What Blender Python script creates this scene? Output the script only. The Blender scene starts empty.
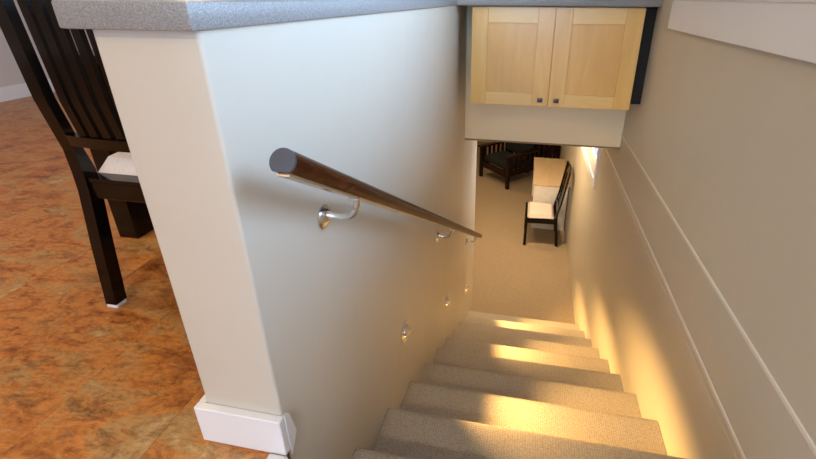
import bpy, bmesh, math, random
from mathutils import Vector, Matrix
random.seed(7)
scene = bpy.context.scene
COL = scene.collection
PI = math.pi

# ------------------------------------------------------------------ camera
YAW, PITCH, ROLL, FPX = -0.1828, 0.4103, 0.0046, 430.05
CAM_H, PPX, PPY = 0.9361, 42.26, -45.31
def camera_axes():
    cy, sy, cp, sp = math.cos(YAW), math.sin(YAW), math.cos(PITCH), math.sin(PITCH)
    f = Vector((sy*cp, cy*cp, -sp)); r = Vector((cy, -sy, 0)); u = r.cross(f)
    c, s = math.cos(ROLL), math.sin(ROLL)
    return r*c + u*s, u*c - r*s, f
cr, cu, cf = camera_axes()
cam_data = bpy.data.cameras.new('camera')
cam = bpy.data.objects.new('camera', cam_data); COL.objects.link(cam)
m = Matrix((cr, cu, -cf)).transposed().to_4x4()
m.translation = Vector((0, 0, CAM_H))
cam.matrix_world = m
cam_data.sensor_width = 36.0
cam_data.lens = 36.0*FPX/816.0
cam_data.shift_x = -PPX/816.0
cam_data.shift_y = PPY/816.0
cam_data.clip_start = 0.02
scene.camera = cam

# ------------------------------------------------------------------ world, window daylight, exposure
world = bpy.data.worlds.new('daylight_sky'); scene.world = world
world.use_nodes = True
wb = world.node_tree.nodes['Background']
wb.inputs['Color'].default_value = (0.47, 0.68, 1.0, 1)
wb.inputs['Strength'].default_value = 8.6
scene.view_settings.view_transform = 'Standard'
scene.view_settings.look = 'None'
scene.view_settings.gamma = 1.0
scene.view_settings.use_curve_mapping = False
scene.view_settings.exposure = 0.48

def portal(name, center, direction, sx, sy):
    l = bpy.data.lights.new(name, 'AREA'); l.shape = 'RECTANGLE'; l.size = sx; l.size_y = sy
    l.cycles.is_portal = True
    o = bpy.data.objects.new(name, l); COL.objects.link(o); o.location = center
    o.rotation_euler = Vector(direction).to_track_quat('-Z', 'Y').to_euler()
    return o

# main measures (metres; z = 0 is the upper floor, y runs down the stairs)
XL, XR = -0.4757, 0.678            # stair faces of the half wall and of the right wall
TH = 0.1834; XK = XL - TH          # half wall thickness, kitchen face
YE, YFAR = 0.5759, 4.008           # half wall end towards us, far end downstairs
ZT = 0.8902                        # underside of the worktop
Y0, Z0, TREAD, RISE = 0.8912, -0.4189, 0.312, 0.1934
ZF = Z0 - 10*RISE                  # lower floor
YB, ZB = 3.178, -0.0701            # bulkhead face and underside
YC = 2.772                         # cabinet door face
YTOP = Y0 - 2*TREAD                # edge of the upper floor
ZCEIL = 2.55
XW, YN, YF = -4.97, -3.0, 6.6      # upper room
YD, XD = 10.2, -3.4                # lower room

portal('daylight_portal_right', (XR+0.16, 1.30, 1.665), (-1, 0, 0), 2.2, 1.47)
portal('daylight_portal_front', (-0.09, YN-0.16, 1.25), (0, 1, 0), 1.42, 2.1)
portal('daylight_portal_lower', (XR+0.16, 4.66, -0.42), (-1, 0, 0), 1.3, 0.52)

def area(name, loc, direction, size, watts, color, spread=PI):
    l = bpy.data.lights.new(name, 'AREA'); l.shape = 'DISK'; l.size = size
    l.energy = watts; l.color = color; l.spread = spread
    o = bpy.data.objects.new(name, l); COL.objects.link(o); o.location = loc
    o.rotation_euler = Vector(direction).to_track_quat('-Z', 'Y').to_euler()
    return o
UPPER_FILLS = [(-1.9, -1.0), (-1.9, 1.0), (-2.4, 3.0), (-0.46, -2.0)]  # unseen fill lamps, added to brighten the upper room and stairs
for x, y in UPPER_FILLS:
    area('upper_fill_light', (x, y, ZCEIL-0.025), (0, 0, -1), 0.16, 36 if x > -0.5 else 12, (1.0, 0.81, 0.56) if x > -0.5 else (1.0, 0.74, 0.44))
LOWER_FILLS = [(-0.7, 5.9), (-1.4, 7.6), (0.0, 5.0)]  # more unseen fill, added to light the lower room and stair foot
for x, y in LOWER_FILLS:
    area('lower_fill_light', (x, y, ZB-0.025), (0, 0, -1), 0.16, 28 if x > -0.1 else 9, (1.0, 0.70, 0.39))

# ------------------------------------------------------------------ materials
MATS = {}
def nodes_of(name):
    mt = bpy.data.materials.new(name); mt.use_nodes = True
    nt = mt.node_tree; MATS[name] = mt
    return mt, nt, nt.nodes['Principled BSDF']
def N(nt, t, **kw):
    n = nt.nodes.new(t)
    for k, v in kw.items():
        if k in n.inputs: n.inputs[k].default_value = v
        else: setattr(n, k, v)
    return n
def coords(nt, scale=(1, 1, 1), kind='Object'):
    tc = N(nt, 'ShaderNodeTexCoord'); mp = N(nt, 'ShaderNodeMapping'); mp.inputs['Scale'].default_value = scale
    nt.links.new(tc.outputs[kind], mp.inputs['Vector']); return mp.outputs['Vector']
def ramp(nt, fac, stops):
    r = N(nt, 'ShaderNodeValToRGB'); e = r.color_ramp.elements
    while len(e) > 1: e.remove(e[0])
    e[0].position = stops[0][0]; e[0].color = (*stops[0][1], 1)
    for p, c in stops[1:]:
        x = e.new(p); x.color = (*c, 1)
    nt.links.new(fac, r.inputs['Fac']); return r.outputs['Color']
def bump(nt, b, h, strength, dist):
    n = N(nt, 'ShaderNodeBump'); n.inputs['Strength'].default_value = strength; n.inputs['Distance'].default_value = dist
    nt.links.new(h, n.inputs['Height']); nt.links.new(n.outputs['Normal'], b.inputs['Normal'])

def mat_plain(name, color, rough=0.5, metal=0.0, vary=0.06, scale=14, bstr=0.05, bdist=0.002, coat=0.0, spec=None):
    mt, nt, b = nodes_of(name)
    v = coords(nt)
    n = N(nt, 'ShaderNodeTexNoise', Scale=scale, Detail=4.0); nt.links.new(v, n.inputs['Vector'])
    lo = tuple(c*(1-vary) for c in color); hi = tuple(min(1, c*(1+vary)) for c in color)
    nt.links.new(ramp(nt, n.outputs['Fac'], [(0.3, lo), (0.7, hi)]), b.inputs['Base Color'])
    b.inputs['Roughness'].default_value = rough; b.inputs['Metallic'].default_value = metal
    b.inputs['Coat Weight'].default_value = coat
    if spec is not None: b.inputs['Specular IOR Level'].default_value = spec
    if bstr: bump(nt, b, n.outputs['Fac'], bstr, bdist)
    return mt

def mat_paint(name, color, rough=0.42):
    mt, nt, b = nodes_of(name)
    v = coords(nt)
    big = N(nt, 'ShaderNodeTexNoise', Scale=1.6, Detail=3.0); nt.links.new(v, big.inputs['Vector'])
    nt.links.new(ramp(nt, big.outputs['Fac'], [(0.3, tuple(c*0.97 for c in color)), (0.7, tuple(min(1, c*1.02) for c in color))]), b.inputs['Base Color'])
    st = N(nt, 'ShaderNodeTexNoise', Scale=5.0, Detail=5.0, Roughness=0.65); nt.links.new(coords(nt, (1, 5, 0.7)), st.inputs['Vector'])
    rr = N(nt, 'ShaderNodeMapRange'); rr.inputs['To Min'].default_value = rough-0.08; rr.inputs['To Max'].default_value = rough+0.12
    nt.links.new(st.outputs['Fac'], rr.inputs['Value']); nt.links.new(rr.outputs['Result'], b.inputs['Roughness'])
    fine = N(nt, 'ShaderNodeTexNoise', Scale=160.0, Detail=3.0); nt.links.new(v, fine.inputs['Vector'])
    bump(nt, b, fine.outputs['Fac'], 0.05, 0.002)
    return mt

def mat_carpet(name, light, dark, scale=105.0, strength=0.8):
    mt, nt, b = nodes_of(name)
    v = coords(nt, (1.0, 1.25, 1.25))
    vo = N(nt, 'ShaderNodeTexVoronoi', Scale=scale, Randomness=0.35); nt.links.new(v, vo.inputs['Vector'])
    nz = N(nt, 'ShaderNodeTexNoise', Scale=60.0, Detail=4.0); nt.links.new(v, nz.inputs['Vector'])
    c1 = ramp(nt, vo.outputs['Distance'], [(0.15, light), (0.62, dark)])
    mx = N(nt, 'ShaderNodeMix', data_type='RGBA', blend_type='MULTIPLY'); mx.inputs['Factor'].default_value = 0.5
    nt.links.new(c1, mx.inputs['A'])
    nt.links.new(ramp(nt, nz.outputs['Fac'], [(0.3, (0.86, 0.85, 0.83)), (0.7, (1, 1, 1))]), mx.inputs['B'])
    nt.links.new(mx.outputs['Result'], b.inputs['Base Color'])
    b.inputs['Roughness'].default_value = 0.95; b.inputs['Specular IOR Level'].default_value = 0.15
    inv = N(nt, 'ShaderNodeMath', operation='SUBTRACT'); inv.inputs[0].default_value = 1.0
    nt.links.new(vo.outputs['Distance'], inv.inputs[1])
    bump(nt, b, inv.outputs['Value'], strength, 0.006)
    return mt

def mat_cork(name):
    mt, nt, b = nodes_of(name)
    tc = N(nt, 'ShaderNodeTexCoord'); oi = N(nt, 'ShaderNodeObjectInfo')
    off = N(nt, 'ShaderNodeVectorMath', operation='SCALE'); off.inputs['Scale'].default_value = 9.0
    cmb = N(nt, 'ShaderNodeCombineXYZ')
    for k in ('X', 'Y', 'Z'): nt.links.new(oi.outputs['Random'], cmb.inputs[k])
    nt.links.new(cmb.outputs['Vector'], off.inputs[0])
    add = N(nt, 'ShaderNodeVectorMath', operation='ADD')
    nt.links.new(tc.outputs['Object'], add.inputs[0]); nt.links.new(off.outputs['Vector'], add.inputs[1])
    mp = N(nt, 'ShaderNodeMapping'); mp.inputs['Scale'].default_value = (1.0, 2.1, 1.0); mp.inputs['Rotation'].default_value = (0, 0, -0.55)
    nt.links.new(add.outputs['Vector'], mp.inputs['Vector'])
    n1 = N(nt, 'ShaderNodeTexNoise', Scale=3.2, Detail=10.0, Roughness=0.66, Distortion=0.8); nt.links.new(mp.outputs['Vector'], n1.inputs['Vector'])
    n2 = N(nt, 'ShaderNodeTexNoise', Scale=9.0, Detail=9.0, Roughness=0.75, Distortion=0.7); nt.links.new(mp.outputs['Vector'], n2.inputs['Vector'])
    n3 = N(nt, 'ShaderNodeTexNoise', Scale=48.0, Detail=5.0, Roughness=0.75); nt.links.new(mp.outputs['Vector'], n3.inputs['Vector'])
    base = ramp(nt, n1.outputs['Fac'], [(0.28, (0.17, 0.060, 0.018)), (0.38, (0.36, 0.125, 0.027)), (0.47, (0.58, 0.22, 0.044)), (0.54, (0.54, 0.25, 0.068)), (0.60, (0.46, 0.275, 0.10)), (0.70, (0.66, 0.44, 0.20))])
    dk = ramp(nt, n2.outputs['Fac'], [(0.30, (0.22, 0.15, 0.11)), (0.42, (0.66, 0.58, 0.52)), (0.50, (1, 1, 1)), (0.60, (1.0, 1.0, 1.0)), (0.74, (1.0, 1.0, 1.0))])
    m1 = N(nt, 'ShaderNodeMix', data_type='RGBA', blend_type='MULTIPLY'); m1.inputs['Factor'].default_value = 0.9
    nt.links.new(base, m1.inputs['A']); nt.links.new(dk, m1.inputs['B'])
    lt = N(nt, 'ShaderNodeMapRange'); lt.inputs['From Min'].default_value = 0.56; lt.inputs['From Max'].default_value = 0.70; lt.inputs['To Max'].default_value = 0.55
    nt.links.new(n2.outputs['Fac'], lt.inputs['Value'])
    ml = N(nt, 'ShaderNodeMix', data_type='RGBA'); ml.inputs['B'].default_value = (0.58, 0.40, 0.20, 1)
    nt.links.new(lt.outputs['Result'], ml.inputs['Factor']); nt.links.new(m1.outputs['Result'], ml.inputs['A'])
    fn = ramp(nt, n3.outputs['Fac'], [(0.34, (0.52, 0.46, 0.42)), (0.56, (1, 1, 1))])
    m2 = N(nt, 'ShaderNodeMix', data_type='RGBA', blend_type='MULTIPLY'); m2.inputs['Factor'].default_value = 0.7
    nt.links.new(ml.outputs['Result'], m2.inputs['A']); nt.links.new(fn, m2.inputs['B'])
    nt.links.new(m2.outputs['Result'], b.inputs['Base Color'])
    b.inputs['Roughness'].default_value = 0.36
    bump(nt, b, n2.outputs['Fac'], 0.05, 0.002)
    return mt

def mat_wood(name, c1, c2, grain=(14, 14, 1.2), rough=0.35, coat=0.3, detail=6.0, spec=0.5):
    mt, nt, b = nodes_of(name)
    v = coords(nt, grain)
    n = N(nt, 'ShaderNodeTexNoise', Scale=2.0, Detail=detail, Roughness=0.6, Distortion=0.7); nt.links.new(v, n.inputs['Vector'])
    nt.links.new(ramp(nt, n.outputs['Fac'], [(0.3, c1), (0.7, c2)]), b.inputs['Base Color'])
    b.inputs['Specular IOR Level'].default_value = spec
    b.inputs['Roughness'].default_value = rough; b.inputs['Coat Weight'].default_value = coat; b.inputs['Coat Roughness'].default_value = 0.15
    bump(nt, b, n.outputs['Fac'], 0.03, 0.001)
    return mt

def mat_speckle(name):
    mt, nt, b = nodes_of(name)
    v = coords(nt)
    vo = N(nt, 'ShaderNodeTexVoronoi', Scale=620.0); nt.links.new(v, vo.inputs['Vector'])
    bw = N(nt, 'ShaderNodeRGBToBW'); nt.links.new(vo.outputs['Color'], bw.inputs['Color'])
    nt.links.new(ramp(nt, bw.outputs['Val'], [(0.2, (0.20, 0.20, 0.195)), (0.45, (0.255, 0.252, 0.245)), (0.6, (0.275, 0.272, 0.262)), (0.85, (0.35, 0.345, 0.33))]), b.inputs['Base Color'])
    b.inputs['Roughness'].default_value = 0.35
    return mt

def mat_glass(name):
    mt, nt, b = nodes_of(name)
    out = nt.nodes['Material Output']
    tr = N(nt, 'ShaderNodeBsdfTransparent'); gl = N(nt, 'ShaderNodeBsdfGlossy', Roughness=0.02)
    fr = N(nt, 'ShaderNodeFresnel', IOR=1.45); mx = N(nt, 'ShaderNodeMixShader')
    nt.links.new(fr.outputs['Fac'], mx.inputs['Fac']); nt.links.new(tr.outputs['BSDF'], mx.inputs[1]); nt.links.new(gl.outputs['BSDF'], mx.inputs[2])
    nt.links.new(mx.outputs['Shader'], out.inputs['Surface'])
    return mt

def mat_emit(name, color, strength):
    mt, nt, b = nodes_of(name)
    b.inputs['Base Color'].default_value = (*color, 1)
    b.inputs['Emission Color'].default_value = (*color, 1); b.inputs['Emission Strength'].default_value = strength
    return mt

WALL = mat_paint('beige_wall_paint', (0.605, 0.558, 0.46))
WALLU = mat_paint('kitchen_wall_paint', (0.62, 0.57, 0.52), 0.6)
WHITE = mat_paint('white_trim_paint', (0.82, 0.82, 0.83), 0.35)
CREAM = mat_paint('cream_bulkhead_paint', (0.86, 0.75, 0.50), 0.5)
BEAD = mat_paint('bead_paint', (0.78, 0.74, 0.66), 0.4)
CEIL = mat_paint('ceiling_paint', (0.8, 0.79, 0.76), 0.8)
CARPET = mat_carpet('stair_carpet', (0.60, 0.545, 0.46), (0.42, 0.37, 0.30), strength=0.5)
CARPET2 = mat_carpet('lower_room_carpet', (0.52, 0.42, 0.30), (0.36, 0.28, 0.19), 80.0, 0.5)
CORK = mat_cork('cork_tile')
SUB = mat_plain('subfloor', (0.16, 0.08, 0.035), 0.8)
MAPLE = mat_wood('maple_wood', (0.75, 0.42, 0.10), (0.84, 0.53, 0.16), (9, 9, 1.0), 0.32, 0.3)
MAPLE_H = mat_wood('maple_wood_crosswise', (0.80, 0.50, 0.15), (0.88, 0.61, 0.23), (1.0, 9, 9), 0.32, 0.3)
MAPLE_P = mat_wood('maple_panel', (0.71, 0.38, 0.085), (0.80, 0.48, 0.135), (7, 7, 0.8), 0.34, 0.3)
BROWN = mat_plain('strip_brown', (0.30, 0.19, 0.09), 0.6)
GAP_BLACK = mat_plain('gap_black', (0.008, 0.007, 0.006), 0.8)
KNOB = mat_plain('knob_dark_metal', (0.10, 0.09, 0.085), 0.35, 0.8)
BLACKWOOD = mat_wood('black_stained_wood', (0.003, 0.002, 0.002), (0.006, 0.004, 0.0035), (12, 12, 1), 0.14, 0.0, spec=0.32)
MAHOG = mat_wood('mahogany_rail', (0.018, 0.004, 0.0015), (0.070, 0.014, 0.004), (16, 1.2, 16), 0.25, 0.0, spec=0.10)
REDWOOD = mat_wood('red_brown_wood', (0.007, 0.003, 0.002), (0.026, 0.006, 0.004), (6, 6, 6), 0.25, 0.0, spec=0.3)
DARKFAB = mat_plain('dark_green_cushion', (0.004, 0.006, 0.005), 0.9, scale=60)
PATFAB = mat_plain('dark_red_cushion', (0.035, 0.009, 0.009), 0.9, vary=0.8, scale=22)
CREAMFAB = mat_plain('cream_seat_fabric', (0.74, 0.66, 0.60), 0.85, scale=120, bstr=0.3)
SATIN = mat_plain('satin_nickel', (0.72, 0.70, 0.67), 0.24, 1.0, bstr=0.0)
CAPM = mat_plain('grey_end_cap', (0.05, 0.062, 0.09), 0.45, 0.0)
STONE = mat_speckle('grey_speckled_laminate')
GLASS = mat_glass('window_glass')
DESKW = mat_plain('white_desk_laminate', (0.82, 0.80, 0.77), 0.45)
DESKT = mat_wood('desk_top_veneer', (0.58, 0.43, 0.26), (0.66, 0.50, 0.32), (8, 1.2, 8), 0.4, 0.2)
FELT = mat_plain('white_felt', (0.75, 0.75, 0.76), 0.9)
GLOW = mat_emit('warm_lamp_glow', (1.0, 0.62, 0.22), 9.0)
GLOWC = mat_emit('fill_disc_glow', (1.0, 0.86, 0.68), 6.0)
OUTG = mat_plain('outdoor_ground', (0.45, 0.45, 0.42), 0.9)

# ------------------------------------------------------------------ mesh helpers
def add_box(bm, x0, x1, y0, y1, z0, z1):
    vs = [bm.verts.new(p) for p in ((x0,y0,z0),(x1,y0,z0),(x1,y1,z0),(x0,y1,z0),(x0,y0,z1),(x1,y0,z1),(x1,y1,z1),(x0,y1,z1))]
    for f in ((0,3,2,1),(4,5,6,7),(0,1,5,4),(1,2,6,5),(2,3,7,6),(3,0,4,7)): bm.faces.new([vs[i] for i in f])
    return vs
def box(*a):
    bm = bmesh.new(); add_box(bm, *a); return bm
def bevel(bm, w, seg=2):
    bmesh.ops.bevel(bm, geom=list(bm.edges), offset=w, segments=seg, affect='EDGES', profile=0.5, clamp_overlap=True); return bm
def rbox(x0, x1, y0, y1, z0, z1, w=0.003, seg=2):
    return bevel(box(x0, x1, y0, y1, z0, z1), w, seg)
def extrude_profile(pts, axis, a, b):
    """closed 2-D profile pushed along an axis: 'x' -> pts are (y,z); 'y' -> (x,z); 'z' -> (x,y)"""
    def P(q, t): return {'x': (t, q[0], q[1]), 'y': (q[0], t, q[1]), 'z': (q[0], q[1], t)}[axis]
    bm = bmesh.new()
    A = [bm.verts.new(P(q, a)) for q in pts]; B = [bm.verts.new(P(q, b)) for q in pts]
    n = len(pts)
    for i in range(n): bm.faces.new((A[i], A[(i+1) % n], B[(i+1) % n], B[i]))
    bm.faces.new(A[::-1]); bm.faces.new(B)
    bmesh.ops.recalc_face_normals(bm, faces=bm.faces); return bm
def sweep(path, radius, seg=12, section=None, cap=True, bm=None):
    """tube along a path; section = list of (right, up) offsets instead of a circle"""
    bm = bm or bmesh.new(); path = [Vector(p) for p in path]; rings = []
    for i, p in enumerate(path):
        t = (path[min(i+1, len(path)-1)] - path[max(i-1, 0)]).normalized()
        ref = Vector((0, 0, 1)) if abs(t.z) < 0.95 else Vector((0, 1, 0))
        r = t.cross(ref).normalized(); u = r.cross(t).normalized()
        rad = radius[i] if isinstance(radius, (list, tuple)) else radius
        sec = section or [(rad*math.cos(2*PI*k/seg), rad*math.sin(2*PI*k/seg)) for k in range(seg)]
        rings.append([bm.verts.new(p + r*a + u*b) for a, b in sec])
    n = len(rings[0])
    for i in range(len(rings)-1):
        for k in range(n): bm.faces.new((rings[i][k], rings[i][(k+1) % n], rings[i+1][(k+1) % n], rings[i+1][k]))
    if cap: bm.faces.new(rings[0][::-1]); bm.faces.new(rings[-1])
    bmesh.ops.recalc_face_normals(bm, faces=bm.faces)
    return bm
def lathe_x(prof, seg=28):
    """profile of (distance along x, radius), turned around the x axis"""
    bm = bmesh.new(); rings = []
    for x, r in prof:
        rings.append([bm.verts.new((x, r*math.cos(2*PI*k/seg), r*math.sin(2*PI*k/seg))) for k in range(seg)] if r > 1e-6 else [bm.verts.new((x, 0, 0))])
    for a, b in zip(rings, rings[1:]):
        for k in range(seg):
            va = [a[k % len(a)], a[(k+1) % len(a)]]; vb = [b[(k+1) % len(b)], b[k % len(b)]]
            f = []
            for v in va + vb:
                if v not in f: f.append(v)
            if len(f) > 2: bm.faces.new(f)
    bmesh.ops.recalc_face_normals(bm, faces=bm.faces); return bm
def mesh_of(name, bm, mat, smooth=False):
    me = bpy.data.meshes.new(name); bm.to_mesh(me); bm.free(); me.materials.append(mat)
    if smooth:
        for p in me.polygons: p.use_smooth = True
        try: me.set_sharp_from_angle(angle=math.radians(38))
        except Exception: pass
    return me
def obj(name, bm, mat, parent=None, smooth=False, loc=None):
    me = bm if isinstance(bm, bpy.types.Mesh) else mesh_of(name, bm, mat, smooth)
    o = bpy.data.objects.new(name, me); COL.objects.link(o)
    if parent: o.parent = parent
    if loc: o.location = loc
    return o
def tag(o, label, cat, group=None):
    o['label'] = label; o['category'] = cat
    if group: o['group'] = group
    return o
def thing(name, label, cat, loc=(0, 0, 0), rotz=0.0, group=None):
    o = bpy.data.objects.new(name, None); COL.objects.link(o); o.empty_display_size = 0.1
    o.location = loc; o.rotation_euler = (0, 0, rotz); return tag(o, label, cat, group)
def struct(name, bm, mat, parent=None, smooth=False, label=None):
    o = obj(name, bm, mat, parent, smooth)
    if not parent: o['kind'] = 'structure'
    if label: o['label'] = label
    return o
def copy_tree(o, parent=None):
    c = o.copy(); COL.objects.link(c); c.parent = parent
    for ch in list(o.children): copy_tree(ch, c)
    return c
def holed(axis, c0, c1, a0, a1, z0, z1, holes):
    """wall slab between c0 and c1 on `axis`, spanning a0..a1 and z0..z1, with (a,a,z,z) holes"""
    A = sorted({a0, a1, *[h for q in holes for h in q[:2]]}); Z = sorted({z0, z1, *[h for q in holes for h in q[2:]]})
    bm = bmesh.new()
    for i in range(len(A)-1):
        for j in range(len(Z)-1):
            ca, cz = (A[i]+A[i+1])/2, (Z[j]+Z[j+1])/2
            if any(q[0] < ca < q[1] and q[2] < cz < q[3] for q in holes): continue
            if axis == 'x': add_box(bm, c0, c1, A[i], A[i+1], Z[j], Z[j+1])
            else: add_box(bm, A[i], A[i+1], c0, c1, Z[j], Z[j+1])
    bmesh.ops.remove_doubles(bm, verts=bm.verts, dist=1e-5)
    seen = {}
    for f in list(bm.faces):
        k = tuple(sorted(v.index for v in f.verts)) if False else tuple(round(x, 4) for x in f.calc_center_median())
        if k in seen: seen[k].append(f)
        else: seen[k] = [f]
    dead = [f for fs in seen.values() if len(fs) > 1 for f in fs]
    bmesh.ops.delete(bm, geom=dead, context='FACES_ONLY')
    return bm

# ------------------------------------------------------------------ the setting: upper storey
bm = bmesh.new()
add_box(bm, XW-0.1, XK, YN, YF, ZB, -0.012)
add_box(bm, XK, XL, YN, YE, ZB, -0.012)
add_box(bm, XL, XR, YN, YTOP, ZB, -0.012)
add_box(bm, XK, XR, YB+0.15, YF, ZB, -0.012)
floor = struct('floor', bm, SUB, label='orange brown marbled cork tile floor of the upper room')
TW, TL = 0.305, 0.915
tile_cache = {}
def tile(x0, x1, y0, y1):
    if x1-x0 < 0.02 or y1-y0 < 0.02: return
    g = 0.0003; w, l = round(x1-x0-2*g, 4), round(y1-y0-2*g, 4)
    if (w, l) not in tile_cache:
        tile_cache[(w, l)] = mesh_of('tile', bevel(box(-w/2, w/2, -l/2, l/2, -0.0119, 0.0), 0.0005, 1), CORK)
    o = obj('tile', tile_cache[(w, l)], CORK, floor, loc=((x0+x1)/2, (y0+y1)/2, 0))
xs = [-1.09 + TW*k for k in range(-13, 7)]
for i, x in enumerate(xs[:-1]):
    y = 0.788 - TL*4 + (0.0, 0.46, 0.23)[i % 3]*TL*(1 if i != 13 else 0)
    while y < YF:
        x0, x1 = max(x, XW), min(x+TW, XR)
        ya, yb = max(y, YN), min(y+TL, 5.2)
        if x0 < XK - 1e-6:
            tile(x0, min(x1, XK), ya, yb)
        if x1 > XK:
            a = max(x0, XK)
            b = min(x1, XL)
            if b > a: tile(a, b, ya, min(yb, YE))
            a = max(x0, XL)
            if x1 > a: tile(a, x1, ya, min(yb, YTOP))
        y += TL

struct('ceiling', box(XW-0.1, XR+0.15, YN-0.15, YF+0.1, ZCEIL, ZCEIL+0.1), CEIL)
ceiling = bpy.data.objects['ceiling']
for x, y in UPPER_FILLS:
    bmr = bmesh.new(); bmesh.ops.create_cone(bmr, cap_ends=True, segments=28, radius1=0.105, radius2=0.115, depth=0.018)
    obj('fill_disc', bmr, WHITE, ceiling, True, (x, y, ZCEIL-0.009))  # disc for an added fill lamp, out of view

W1 = (0.2, 2.40, 0.93, 2.40)      # upper window in the right wall: y, y, z, z
W3 = (4.00, 5.32, -0.675, -0.15)   # lower window
struct('wall_right', holed('x', XR, XR+0.15, YN-0.15, YD, ZF, ZCEIL, [W1, W3]), WALL, label='beige painted wall running down the right side of the stairs')
W2 = (-0.8, 0.62, 0.2, 2.3)
struct('wall_front', holed('y', YN-0.15, YN, XW-0.1, XR, ZB, ZCEIL, [W2]), WALLU)
struct('wall_left', box(XW-0.1, XW, YN, YF, 0, ZCEIL), WALLU, label='pale wall across the upper room behind the black chair')
struct('wall_back', box(XW-0.1, XR, YF, YF+0.1, ZB, ZCEIL), WALLU)
struct('baseboard_left', rbox(XW, XW+0.018, YN, YF, 0, 0.13, 0.003), WHITE)

# half wall beside the stairs
bm = bmesh.new(); add_box(bm, XK, XL, YE, YFAR, ZF, ZT)
bmesh.ops.bevel(bm, geom=[e for e in bm.edges if abs(e.verts[0].co.z-e.verts[1].co.z) > 0.5], offset=0.006, segments=3, affect='EDGES', profile=0.5)
struct('wall_center', bm, WALL, smooth=True, label='half wall between the upper room and the stairs')
struct('wall_stairhead', box(XK, XL, YTOP-0.3, YE, ZF, ZB), WALL)
BT, BH = 0.0184, 0.1045
bm = bmesh.new()
add_box(bm, XK-BT, XL+0.006, YE-BT, YE, 0, BH)
add_box(bm, XK-BT, XK, YE, 3.6, 0, BH)
bb = struct('baseboard_center', bevel(bm, 0.002, 1), WHITE, label='white baseboard around the end of the half wall')
ret = extrude_profile([(YE, BH), (YE, -0.02), (YE+0.030, 0.022), (YE+0.016, BH-0.01)], 'x', XL, XL+0.0075)
obj('return_piece', ret, WHITE, bb)
# white edge strip of the upper floor beside the stairs
struct('trim_1', rbox(XL-0.034, XL+0.014, YTOP, YE-BT-0.002, -0.18, 0.007, 0.006, 3), WHITE, smooth=True)
struct('trim_2', rbox(XL+0.014, XR, YTOP-0.004, YTOP+0.02, -0.18, 0.007, 0.006, 3), WHITE, smooth=True)
# two thin beads along the right wall
for nm, z in (('trim_3', -0.2613), ('trim_4', 0.025)):
    pr = [(XR+0.001, z-0.008), (XR-0.0045, z-0.006), (XR-0.006, z), (XR-0.0045, z+0.006), (XR+0.001, z+0.008)]
    struct(nm, extrude_profile(pr, 'y', 0.0, YB-0.001 if z > 0 else YFAR), BEAD, smooth=True, label='thin painted bead along the right stair wall')
pr = [(XR+0.001, -0.305), (XR-0.0025, -0.3035), (XR-0.0025, -0.3005), (XR+0.001, -0.299)]
struct('trim_5', extrude_profile(pr, 'y', 0.0, YFAR), WALL)

# bulkhead over the stairs
struct('wall_bulkhead', rbox(XL, XR, YB, YB+0.15, ZB, ZT, 0.003), CREAM, label='cream bulkhead across the stairs below the maple cabinet')

struct('brown_strip', rbox(XL+0.001, XR-0.001, YB+0.003, YB+0.03, ZB-0.014, ZB-0.0005, 0.002, 1), BROWN, label='thin brown strip under the cream bulkhead')  # thin brown strip added along the lower edge

def make_window(name, axis, c_in, out, a0, a1, z0, z1, casing, nv, nh, apron=None, label=None):
    """window in a wall: casing ring on the room side, sash, mullions, panes"""
    s = 1 if out > 0 else -1
    def B(bm, ca, cb, a, b, za, zb):
        lo, hi = min(ca, cb), max(ca, cb)
        if axis == 'x': add_box(bm, lo, hi, a, b, za, zb)
        else: add_box(bm, a, b, lo, hi, za, zb)
    w = casing; bm = bmesh.new(); i = c_in - s*0.018
    B(bm, i, c_in, a0-w, a0, z0-w, z1+w); B(bm, i, c_in, a1, a1+w, z0-w, z1+w)
    B(bm, i, c_in, a0, a1, z1, z1+w)
    if not apron: B(bm, i, c_in, a0, a1, z0-w, z0)
    root = struct(name, bm, WHITE, label=label)
    f = bmesh.new(); d0, d1 = c_in + s*0.06, c_in + s*0.11; t = 0.04
    B(f, d0, d1, a0, a0+t, z0, z1); B(f, d0, d1, a1-t, a1, z0, z1); B(f, d0, d1, a0+t, a1-t, z0, z0+t); B(f, d0, d1, a0+t, a1-t, z1-t, z1)
    obj('window_frame', f, WHITE, root)
    for k in range(1, nv):
        a = a0 + (a1-a0)*k/nv; q = bmesh.new(); B(q, d0, d1, a-0.02, a+0.02, z0+t, z1-t); obj('mullion', q, WHITE, root)
    for k in range(1, nh):
        z = z0 + (z1-z0)*k/nh; q = bmesh.new(); B(q, d0+s*0.01, d1-s*0.01, a0+t, a1-t, z-0.012, z+0.012); obj('glazing_bar', q, WHITE, root)
    for k in range(nv):
        q = bmesh.new(); B(q, c_in+s*0.084, c_in+s*0.088, a0+(a1-a0)*k/nv+0.02, a0+(a1-a0)*(k+1)/nv-0.02, z0+t, z1-t); obj('pane', q, GLASS, root)
    if apron:
        q = bmesh.new(); B(q, c_in-s*0.030, c_in, a0-w, a1+w, z0-apron, z0-0.004); obj('apron', bevel(q, 0.002, 1), WHITE, root)
        q = bmesh.new(); B(q, c_in-s*0.034, c_in+s*0.06, a0, a1, z0-0.004, z0+0.02); obj('window_sill', bevel(q, 0.004, 2), WHITE, root)
    return root
make_window('window_1', 'x', XR, 1, *W1, 0.04, 3, 1, apron=0.133, label='white window apron and sill on the right wall above the stairs')
make_window('window_2', 'y', YN, -1, *W2, 0.07, 3, 1)
make_window('window_3', 'x', XR, 1, *W3, 0.065, 2, 2, label='white framed lower window on the right wall under the bulkhead')

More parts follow.
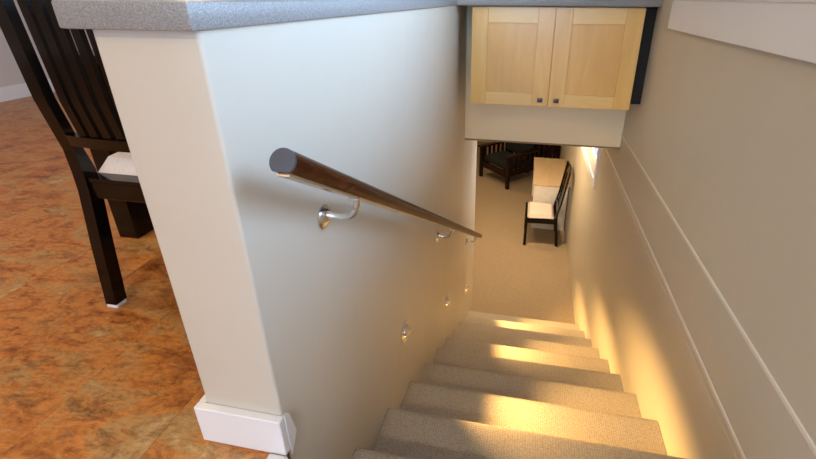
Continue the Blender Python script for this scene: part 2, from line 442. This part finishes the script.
# ------------------------------------------------------------------ the setting: lower storey
struct('floor_lower', box(XD, XR, Y0+9*TREAD-0.1, YD, ZF-0.1, ZF), CARPET2, label='tan carpet of the lower room')
struct('ceiling_lower', box(XD, XR, YB+0.15, YD, ZB-0.004, ZB-0.0005), CEIL)
low_ceiling = bpy.data.objects['ceiling_lower']
for x, y in LOWER_FILLS:
    bmr = bmesh.new(); bmesh.ops.create_cone(bmr, cap_ends=True, segments=28, radius1=0.105, radius2=0.115, depth=0.018)
    obj('fill_disc', bmr, WHITE, low_ceiling, True, (x, y, ZB-0.013))  # added disc under the lower ceiling, one per fill lamp
struct('wall_lower_back', box(XD, XR, YD, YD+0.1, ZF, ZB), WALL)
struct('wall_lower_left', box(XD-0.1, XD, YFAR-0.12, YD, ZF, ZB), WALL)
struct('wall_lower_front', box(XD, XK, YFAR-0.12, YFAR, ZF, ZB), WALL)
struct('ground', box(XR+0.15, 14, -14, 16, -1.3, -1.2), OUTG)
struct('ground_front', box(-14, XR+0.1, -14, YN-0.16, -0.5, -0.4), OUTG)

# ------------------------------------------------------------------ carpeted stairs
stairs = thing('staircase', 'carpeted beige staircase going down between two walls', 'staircase', (0, Y0, Z0))
def step_mesh():
    r = 0.030; pts = [(-TREAD-0.02, -0.0), (-r, 0.0)]
    for k in range(1, 8):
        a = PI/2 - k*PI/8
        pts.append((-r + r*math.cos(a), -r + r*math.sin(a)))
    pts += [(0.0, -r), (-0.004, -0.052), (-0.014, -0.062), (-0.018, -RISE-0.02), (-0.02, -RISE-0.10), (-TREAD-0.02, -RISE-0.10)]
    return mesh_of('step', extrude_profile(pts, 'x', XL+0.001, XR-0.001), CARPET, True)
sm = step_mesh()
for k in range(-1, 10):
    obj('step', sm, CARPET, stairs, loc=(0, k*TREAD, -k*RISE))

# ------------------------------------------------------------------ worktop and cabinet
def worktop():
    x0, x1, y0, yc, y2 = -0.703, XL+0.010, YE-0.022, YC-0.045, 3.42
    pts = [(x0+0.022, y0), (x0+0.008, y0+0.006), (x0, y0+0.022), (x0, y2), (XR-0.002, y2), (XR-0.002, yc), (x1, yc), (x1, y0)][::-1]
    bm = extrude_profile(pts, 'z', ZT+0.0005, ZT+0.040)
    return bevel(bm, 0.004, 2)
wt = tag(obj('worktop', worktop(), STONE, None, True), 'grey speckled worktop capping the half wall and crossing over the maple cabinet', 'countertop')

cab = thing('wall_cabinet', 'maple cabinet with two panelled doors set over the stairs', 'cabinet', (0.112, YC, 0.2996))
CX0, CX1, CZ = -0.382-0.112, 0.6058-0.112, 0.5876
obj('body', rbox(CX0, CX1, 0.019, YB-YC-0.001, 0, CZ, 0.002, 1), MAPLE, cab)
def cab_door(xa, xb, knob_x):
    z0, z1 = 0.0, CZ-0.004; sw, rt, rb = 0.098, 0.088, 0.080
    t0, t1 = 0.0, 0.019
    d = bpy.data.objects.new('door', None); COL.objects.link(d); d.parent = cab; d.empty_display_size = 0.05
    for sa, sb in ((xa, xa+sw), (xb-sw, xb)): obj('stile', rbox(sa, sb, t0, t1, z0, z1, 0.0015, 1), MAPLE, d)
    for za, zb in ((z0, z0+rb), (z1-rt, z1)):
        obj('rail', rbox(xa+sw+0.0004, xb-sw-0.0004, t0+0.0004, t1, za, zb, 0.0012, 1), MAPLE_H, d)
    obj('panel', box(xa+sw, xb-sw, 0.010, 0.016, z0+rb, z1-rt), MAPLE_P, d)
    kb = bmesh.new()
    add_box(kb, knob_x-0.016, knob_x+0.016, -0.024, -0.014, 0.030, 0.056)
    kb = bevel(kb, 0.003, 2); add_box(kb, knob_x-0.006, knob_x+0.006, -0.014, 0.0, 0.037, 0.049)
    obj('knob', kb, KNOB, d, True)
XM = (CX0+CX1)/2
obj('gap_strip', box(CX1+0.0005, XR-0.112-0.002, 0.05, 0.07, 0.03, CZ), GAP_BLACK, cab)  # black strip set into the gap beside the cabinet to make it dark
cab_door(CX0, XM-0.0015, XM-0.050)
cab_door(XM+0.0015, CX1, XM+0.050)

# ------------------------------------------------------------------ handrail
SL = -RISE/TREAD
RX = 0.092
rail = thing('handrail', 'dark mahogany handrail on brushed metal brackets along the half wall', 'handrail', (XL, 0.593, 0.690))
RL = 3.127
end = Vector((RX, RL, RL*SL)); start = Vector((RX, 0, 0))
R_ = 0.0225
sec = []
for k in range(25):
    a = math.radians(-50 + 280*k/24)
    sec.append((R_*math.cos(a), R_*math.sin(a)))
obj('rail', sweep([start, end], R_, section=sec), MAHOG, rail, True)
u = (end-start).normalized()
obj('end_cap', sweep([start-u*0.006, start-u*0.004, start-u*0.0002], R_, section=[(a*1.0, b*1.0) for a, b in sec]), CAPM, rail, True)
up = Vector((0, -u.z, u.y))
low = R_*math.sin(math.radians(-50))
obj('metal_strip', sweep([start+u*0.004+up*(low-0.003), end-u*0.004+up*(low-0.003)], 0, section=[(-0.011, -0.0026), (0.011, -0.0026), (0.011, 0.0026), (-0.011, 0.0026)]), SATIN, rail)
ros_me = mesh_of('rosette', lathe_x([(0, 0), (0, 0.030), (0.004, 0.031), (0.008, 0.028), (0.013, 0.019), (0.016, 0.008), (0.016, 0)]), SATIN, True)
for y in (0.8615, 2.1477, 3.3765):
    ly = y - 0.593; zr = ly*SL + low*0.9
    zb = (0.4419 + (y-0.8615)*SL) - 0.690
    path = []
    pts = [Vector((0.006, ly, zb+0.008)), Vector((0.030, ly, zb+0.004)), Vector((RX-0.006, ly, zb-0.008)), Vector((RX, ly+0.0, zb+0.022)), Vector((RX, ly, zr+0.0))]
    # smooth the pull of the arm with a Bezier chain
    for i in range(17):
        t = i/16; q = [p.copy() for p in pts]
        while len(q) > 1: q = [q[j]*(1-t)+q[j+1]*t for j in range(len(q)-1)]
        path.append(q[0])
    b = obj('bracket', sweep(path, [0.0095]*3+[0.008]*14, 12), SATIN, rail, True)
    obj('rosette', ros_me, SATIN, b, loc=(0, ly, zb))
    obj('saddle', rbox(RX-0.013, RX+0.013, ly-0.022, ly+0.022, zr-0.006, zr+0.001, 0.002), SATIN, b)

# ------------------------------------------------------------------ step lights in the half wall
plate_me = mesh_of('face_plate', lathe_x([(0, 0.0), (0, 0.046), (0.003, 0.047), (0.006, 0.044), (0.006, 0.034), (0.003, 0.032), (0.003, 0)]), SATIN, True)
lens_me = mesh_of('lens', lathe_x([(0.0035, 0), (0.0035, 0.015), (0.006, 0.013), (0.008, 0.0)][::1]), GLOW, True)
def hood():
    bm = bmesh.new(); rings = []
    for i in range(7):
        el = math.radians(8 + 82*i/6)
        rings.append([bm.verts.new((0.005 + 0.020*math.sin(a)*1.0, 0.030*math.cos(a)*1.0, 0.030*math.sin(a)*math.sin(el) + 0.004)) if False else
                      bm.verts.new((0.004 + 0.022*math.cos(el)*math.sin(a), 0.030*math.cos(a), 0.002 + 0.030*math.sin(el)*math.sin(a))) for a in [PI*k/14 for k in range(15)]])
    for A, B in zip(rings, rings[1:]):
        for k in range(14):
            try: bm.faces.new((A[k], A[k+1], B[k+1], B[k]))
            except Exception: pass
    bmesh.ops.remove_doubles(bm, verts=bm.verts, dist=1e-5)
    bmesh.ops.recalc_face_normals(bm, faces=bm.faces)
    return bm
hood_me = mesh_of('hood', hood(), SATIN, True)
labels = ['round chrome step light nearest to us on the half wall', 'round chrome step light in the middle of the three on the half wall', 'round chrome step light farthest down the half wall']
for lab, y in zip(labels, (1.4526, 2.4392, 3.4311)):
    z = -0.4503 + (y-1.4526)*SL
    s = thing('step_light', lab, 'wall light', (XL, y, z), 0, 'step lights along the stairs'); s.scale = (1.15, 1.15, 1.15)
    obj('face_plate', plate_me, SATIN, s); obj('lens', lens_me, GLOW, s, loc=(0, 0, -0.006)); obj('hood', hood_me, SATIN, s)
    l = bpy.data.lights.new('step_lamp', 'SPOT'); l.energy = 95; l.color = (1.0, 0.57, 0.18); l.spot_size = math.radians(92); l.spot_blend = 0.95; l.shadow_soft_size = 0.02
    lo = bpy.data.objects.new('step_lamp', l); COL.objects.link(lo); lo.location = (XL+0.032, y+0.03, z-0.012)
    q = Vector((1, -0.05, -0.44)).to_track_quat('-Z', 'Z'); lo.rotation_euler = q.to_euler(); lo.scale = (0.42, 1.0, 1.0)

# ------------------------------------------------------------------ black chairs with tall slatted backs
def make_chair(label, loc, rotz, W=0.43, D=0.43, H=1.16, lean=0.0):
    t = thing('dining_chair', label, 'chair', loc, rotz, 'black slat-back dining chairs')
    prof = [(0.0, 0.0142), (0.020, 0.215), (0.042, 0.40), (0.044, 0.46), (0.036, 0.53), (0.010-lean*0.15, 0.68), (-0.004-lean*0.5, 0.90), (-0.014-lean, H)]
    def post(x):
        bm = bmesh.new(); rings = []
        for i, (y, z) in enumerate(prof):
            hw = 0.020; hd = 0.020 if z < 0.5 else 0.013
            rings.append([bm.verts.new((x+a*hw, y+b*hd, z)) for a, b in ((-1, -1), (1, -1), (1, 1), (-1, 1))])
        for A, B in zip(rings, rings[1:]):
            for k in range(4): bm.faces.new((A[k], A[(k+1) % 4], B[(k+1) % 4], B[k]))
        bm.faces.new(rings[0][::-1]); bm.faces.new(rings[-1]); bmesh.ops.recalc_face_normals(bm, faces=bm.faces)
        return bm
    def ypost(z):
        for (ya, za), (yb, zb) in zip(prof, prof[1:]):
            if za <= z <= zb: return ya + (yb-ya)*(z-za)/(zb-za)
        return prof[-1][0]
    FL = 0.03
    for x in (0, W):
        o = obj('leg', post(x), BLACKWOOD, t); obj('glide', rbox(x-0.0195, x+0.0195, -0.0195, 0.019, 0.0, 0.014, 0.002, 1), FELT, o)
    for x in (-FL, W+FL):
        o = obj('leg', rbox(x-0.019, x+0.019, D-0.02, D+0.02, 0.006, 0.43, 0.003, 1), BLACKWOOD, t); obj('glide', rbox(x-0.016, x+0.016, D-0.016, D+0.016, 0.0, 0.007, 0.002, 1), FELT, o)
    # seat rails
    ap = bmesh.new(); add_box(ap, 0.02, W-0.02, 0.03, 0.055, 0.375, 0.43); obj('seat_rail', bevel(ap, 0.002, 1), BLACKWOOD, t)
    ap = bmesh.new(); add_box(ap, -FL+0.02, W+FL-0.02, D-0.012, D+0.012, 0.37, 0.43); obj('seat_rail', bevel(ap, 0.002, 1), BLACKWOOD, t)
    for s in (0, 1):
        xa, xb = (0.0, -FL) if s == 0 else (W, W+FL)
        pts = [(xa-0.012, 0.05), (xa+0.012, 0.05), (xb+0.012, D-0.01), (xb-0.012, D-0.01)]
        obj('seat_rail', extrude_profile(pts, 'z', 0.37, 0.43), BLACKWOOD, t)
    obj('seat_frame', extrude_profile([(0.024, 0.028), (W-0.024, 0.028), (W+FL+0.018, D+0.022), (-FL-0.018, D+0.022)], 'z', 0.4302, 0.442), BLACKWOOD, t)
    # cushion: domed pad
    bm = bmesh.new(); n = 12; g = []
    for j in range(n+1):
        v = j/n; y = 0.072 + (D-0.02-0.062)*v; xa = 0.012-(FL+0.006)*v; xb = W-0.012+(FL+0.006)*v
        row = []
        for i in range(n+1):
            q = i/n; e = min(q, 1-q, v, 1-v); h = 0.442 + 0.050*min(1, (e/0.10))**0.45 if e > 0 else 0.4422
            row.append(bm.verts.new((xa+(xb-xa)*q, y, h + 0.008*math.sin(PI*q)*math.sin(PI*v))))
        g.append(row)
    for j in range(n):
        for i in range(n): bm.faces.new((g[j][i], g[j][i+1], g[j+1][i+1], g[j+1][i]))
    ring = g[0] + [g[j][n] for j in range(1, n+1)] + g[n][::-1][1:] + [g[j][0] for j in range(n-1, 0, -1)]
    bm.faces.new(ring[::-1])
    bmesh.ops.recalc_face_normals(bm, faces=bm.faces)
    obj('seat', bm, CREAMFAB, t, True)
    # lower and upper back rails, curved backwards
    def crest(z0, z1, thick, bow):
        bm = bmesh.new(); rings = []; n = 14
        for i in range(n+1):
            q = i/n; x = 0.018 + (W-0.036)*q; yb = -bow*4*q*(1-q)
            rings.append([bm.verts.new((x, ypost(z)+yb+s*thick/2, z)) for s, z in ((-1, z0), (1, z0), (1, z1), (-1, z1))])
        for A, B in zip(rings, rings[1:]):
            for k in range(4): bm.faces.new((A[k], A[(k+1) % 4], B[(k+1) % 4], B[k]))
        bm.faces.new(rings[0][::-1]); bm.faces.new(rings[-1]); bmesh.ops.recalc_face_normals(bm, faces=bm.faces); return bm
    obj('lower_back_rail', crest(0.545, 0.578, 0.026, 0.020), BLACKWOOD, t)
    obj('crest_rail', crest(H-0.10, H, 0.024, 0.020), BLACKWOOD, t)
    ns = 7
    for i in range(ns):
        x = 0.085 + (W-0.170)*i/(ns-1); q = x/W; bow = -0.020*4*q*(1-q); bm = bmesh.new(); rings = []
        for z in (0.57, 0.68, 0.80, 0.92, H-0.09):
            yy = ypost(z)+bow
            rings.append([bm.verts.new((x+a*0.0125, yy+b*0.0065, z)) for a, b in ((-1, -1), (1, -1), (1, 1), (-1, 1))])
        for A, B in zip(rings, rings[1:]):
            for k in range(4): bm.faces.new((A[k], A[(k+1) % 4], B[(k+1) % 4], B[k]))
        bm.faces.new(rings[0][::-1]); bm.faces.new(rings[-1]); bmesh.ops.recalc_face_normals(bm, faces=bm.faces)
        obj('slat', bm, BLACKWOOD, t)
    return t
make_chair('tall black slat-back dining chair with cream seat on the cork floor', (-1.288, 0.926, 0), 0, D=0.345)
make_chair('black dining chair with cream seat beside the white desk downstairs', (0.533, 5.503, ZF), PI/2, W=0.44, D=0.45, H=1.16, lean=0.055)

# ------------------------------------------------------------------ dining table behind the upper chair
tb = thing('dining_table', 'dark wooden dining table mostly hidden behind the slat-back chair', 'table', (-1.20, 1.836, 0))
obj('tabletop', rbox(-0.47, 0.47, -0.54, 0.60, 0.715, 0.745, 0.004), BLACKWOOD, tb)
for sx in (-1, 1):
    for sy in (-1, 1):
        cx = sx*0.415; cy = -0.4935 if sy < 0 else 0.545
        obj('leg', rbox(cx-0.046, cx+0.046, cy-0.046, cy+0.046, 0, 0.7145, 0.004), BLACKWOOD, tb)
bm = bmesh.new(); add_box(bm, -0.37, 0.37, -0.50, -0.478, 0.64, 0.7145); add_box(bm, -0.37, 0.37, 0.538, 0.56, 0.64, 0.7145)
add_box(bm, -0.43, -0.408, -0.44, 0.50, 0.64, 0.7145); add_box(bm, 0.408, 0.43, -0.44, 0.50, 0.64, 0.7145)
obj('apron', bm, BLACKWOOD, tb)

# ------------------------------------------------------------------ desk downstairs
dk = thing('desk', 'white desk with tan top against the right wall downstairs', 'desk', (0.412, 6.0, ZF))
obj('desk_top', rbox(-0.262, 0.262, 0.0, 1.20, 0.715, 0.742, 0.003), DESKT, dk)
obj('end_panel', rbox(-0.250, 0.250, 0.004, 0.026, 0, 0.7145, 0.002, 1), DESKW, dk)
obj('end_panel', rbox(-0.250, 0.250, 1.174, 1.196, 0, 0.7145, 0.002, 1), DESKW, dk)
obj('back_panel', rbox(0.226, 0.248, 0.0265, 1.1735, 0.1, 0.7145, 0.002, 1), DESKW, dk)
dr = obj('drawer_unit', rbox(-0.235, 0.2255, 0.0265, 0.40, 0.08, 0.7145, 0.002, 1), DESKW, dk)

# ------------------------------------------------------------------ mission style seats downstairs
def mission_seat(name, label, cat, loc, rotz, W, D, AH=0.65, BHt=0.86, cushion=None):
    """faces -y; origin on the floor under the middle of the front edge"""
    t = thing(name, label, cat, loc, rotz, 'mission seats downstairs')
    hw = W/2; P = 0.030
    for sx in (-1, 1):
        obj('leg', rbox(sx*hw-P, sx*hw+P, -P, P, 0, AH-0.035, 0.003, 1), REDWOOD, t)
        obj('leg', rbox(sx*hw-P, sx*hw+P, D-P, D+P, 0, BHt, 0.003, 1), REDWOOD, t)
        obj('armrest', rbox(sx*hw-0.060, sx*hw+0.060, -0.06, D-P-0.001, AH-0.0345, AH, 0.006, 2), REDWOOD, t)
        obj('side_rail', rbox(sx*hw-0.016, sx*hw+0.016, P, D-P, 0.24, 0.34, 0.002, 1), REDWOOD, t)
        ns = 6
        for i in range(ns):
            y = P + (D-2*P)*(i+0.5)/ns
            obj('slat', rbox(sx*hw-0.009, sx*hw+0.009, y-0.028, y+0.028, 0.3402, AH-0.0348, 0.001, 1), REDWOOD, t)
    obj('front_rail', rbox(-hw+P, hw-P, -0.016, 0.016, 0.22, 0.34, 0.002, 1), REDWOOD, t)
    obj('back_rail', rbox(-hw+P, hw-P, D-0.016, D+0.016, 0.24, 0.34, 0.002, 1), REDWOOD, t)
    obj('crest_rail', rbox(-hw+P, hw-P, D-0.016, D+0.016, BHt-0.10, BHt-0.01, 0.002, 1), REDWOOD, t)
    nb = max(6, int(W/0.1))
    for i in range(nb):
        x = -hw+P + (W-2*P)*(i+0.5)/nb
        obj('back_slat', rbox(x-0.024, x+0.024, D-0.009, D+0.009, 0.3402, BHt-0.1002, 0.001, 1), REDWOOD, t)
    obj('seat_cushion', bevel(box(-hw+P+0.01, hw-P-0.01, 0.02, D-0.17, 0.33, 0.46), 0.035, 3), cushion or DARKFAB, t, True)
    o = obj('back_cushion', bevel(box(-hw+P+0.02, hw-P-0.02, D-0.165, D-0.02, 0.461, BHt-0.02), 0.04, 3), cushion or DARKFAB, t, True)
    return t
mission_seat('armchair', 'dark red-brown slatted armchair standing on the tan carpet downstairs', 'armchair', (-0.568, 7.69, ZF), math.atan2(-0.541, 0.554) + 0.0, 0.775, 0.74)
mission_seat('loveseat', 'dark slatted loveseat with patterned cushions behind the white desk', 'loveseat', (0.06, 8.98, ZF), -PI/2, 1.30, 0.58, cushion=PATFAB)
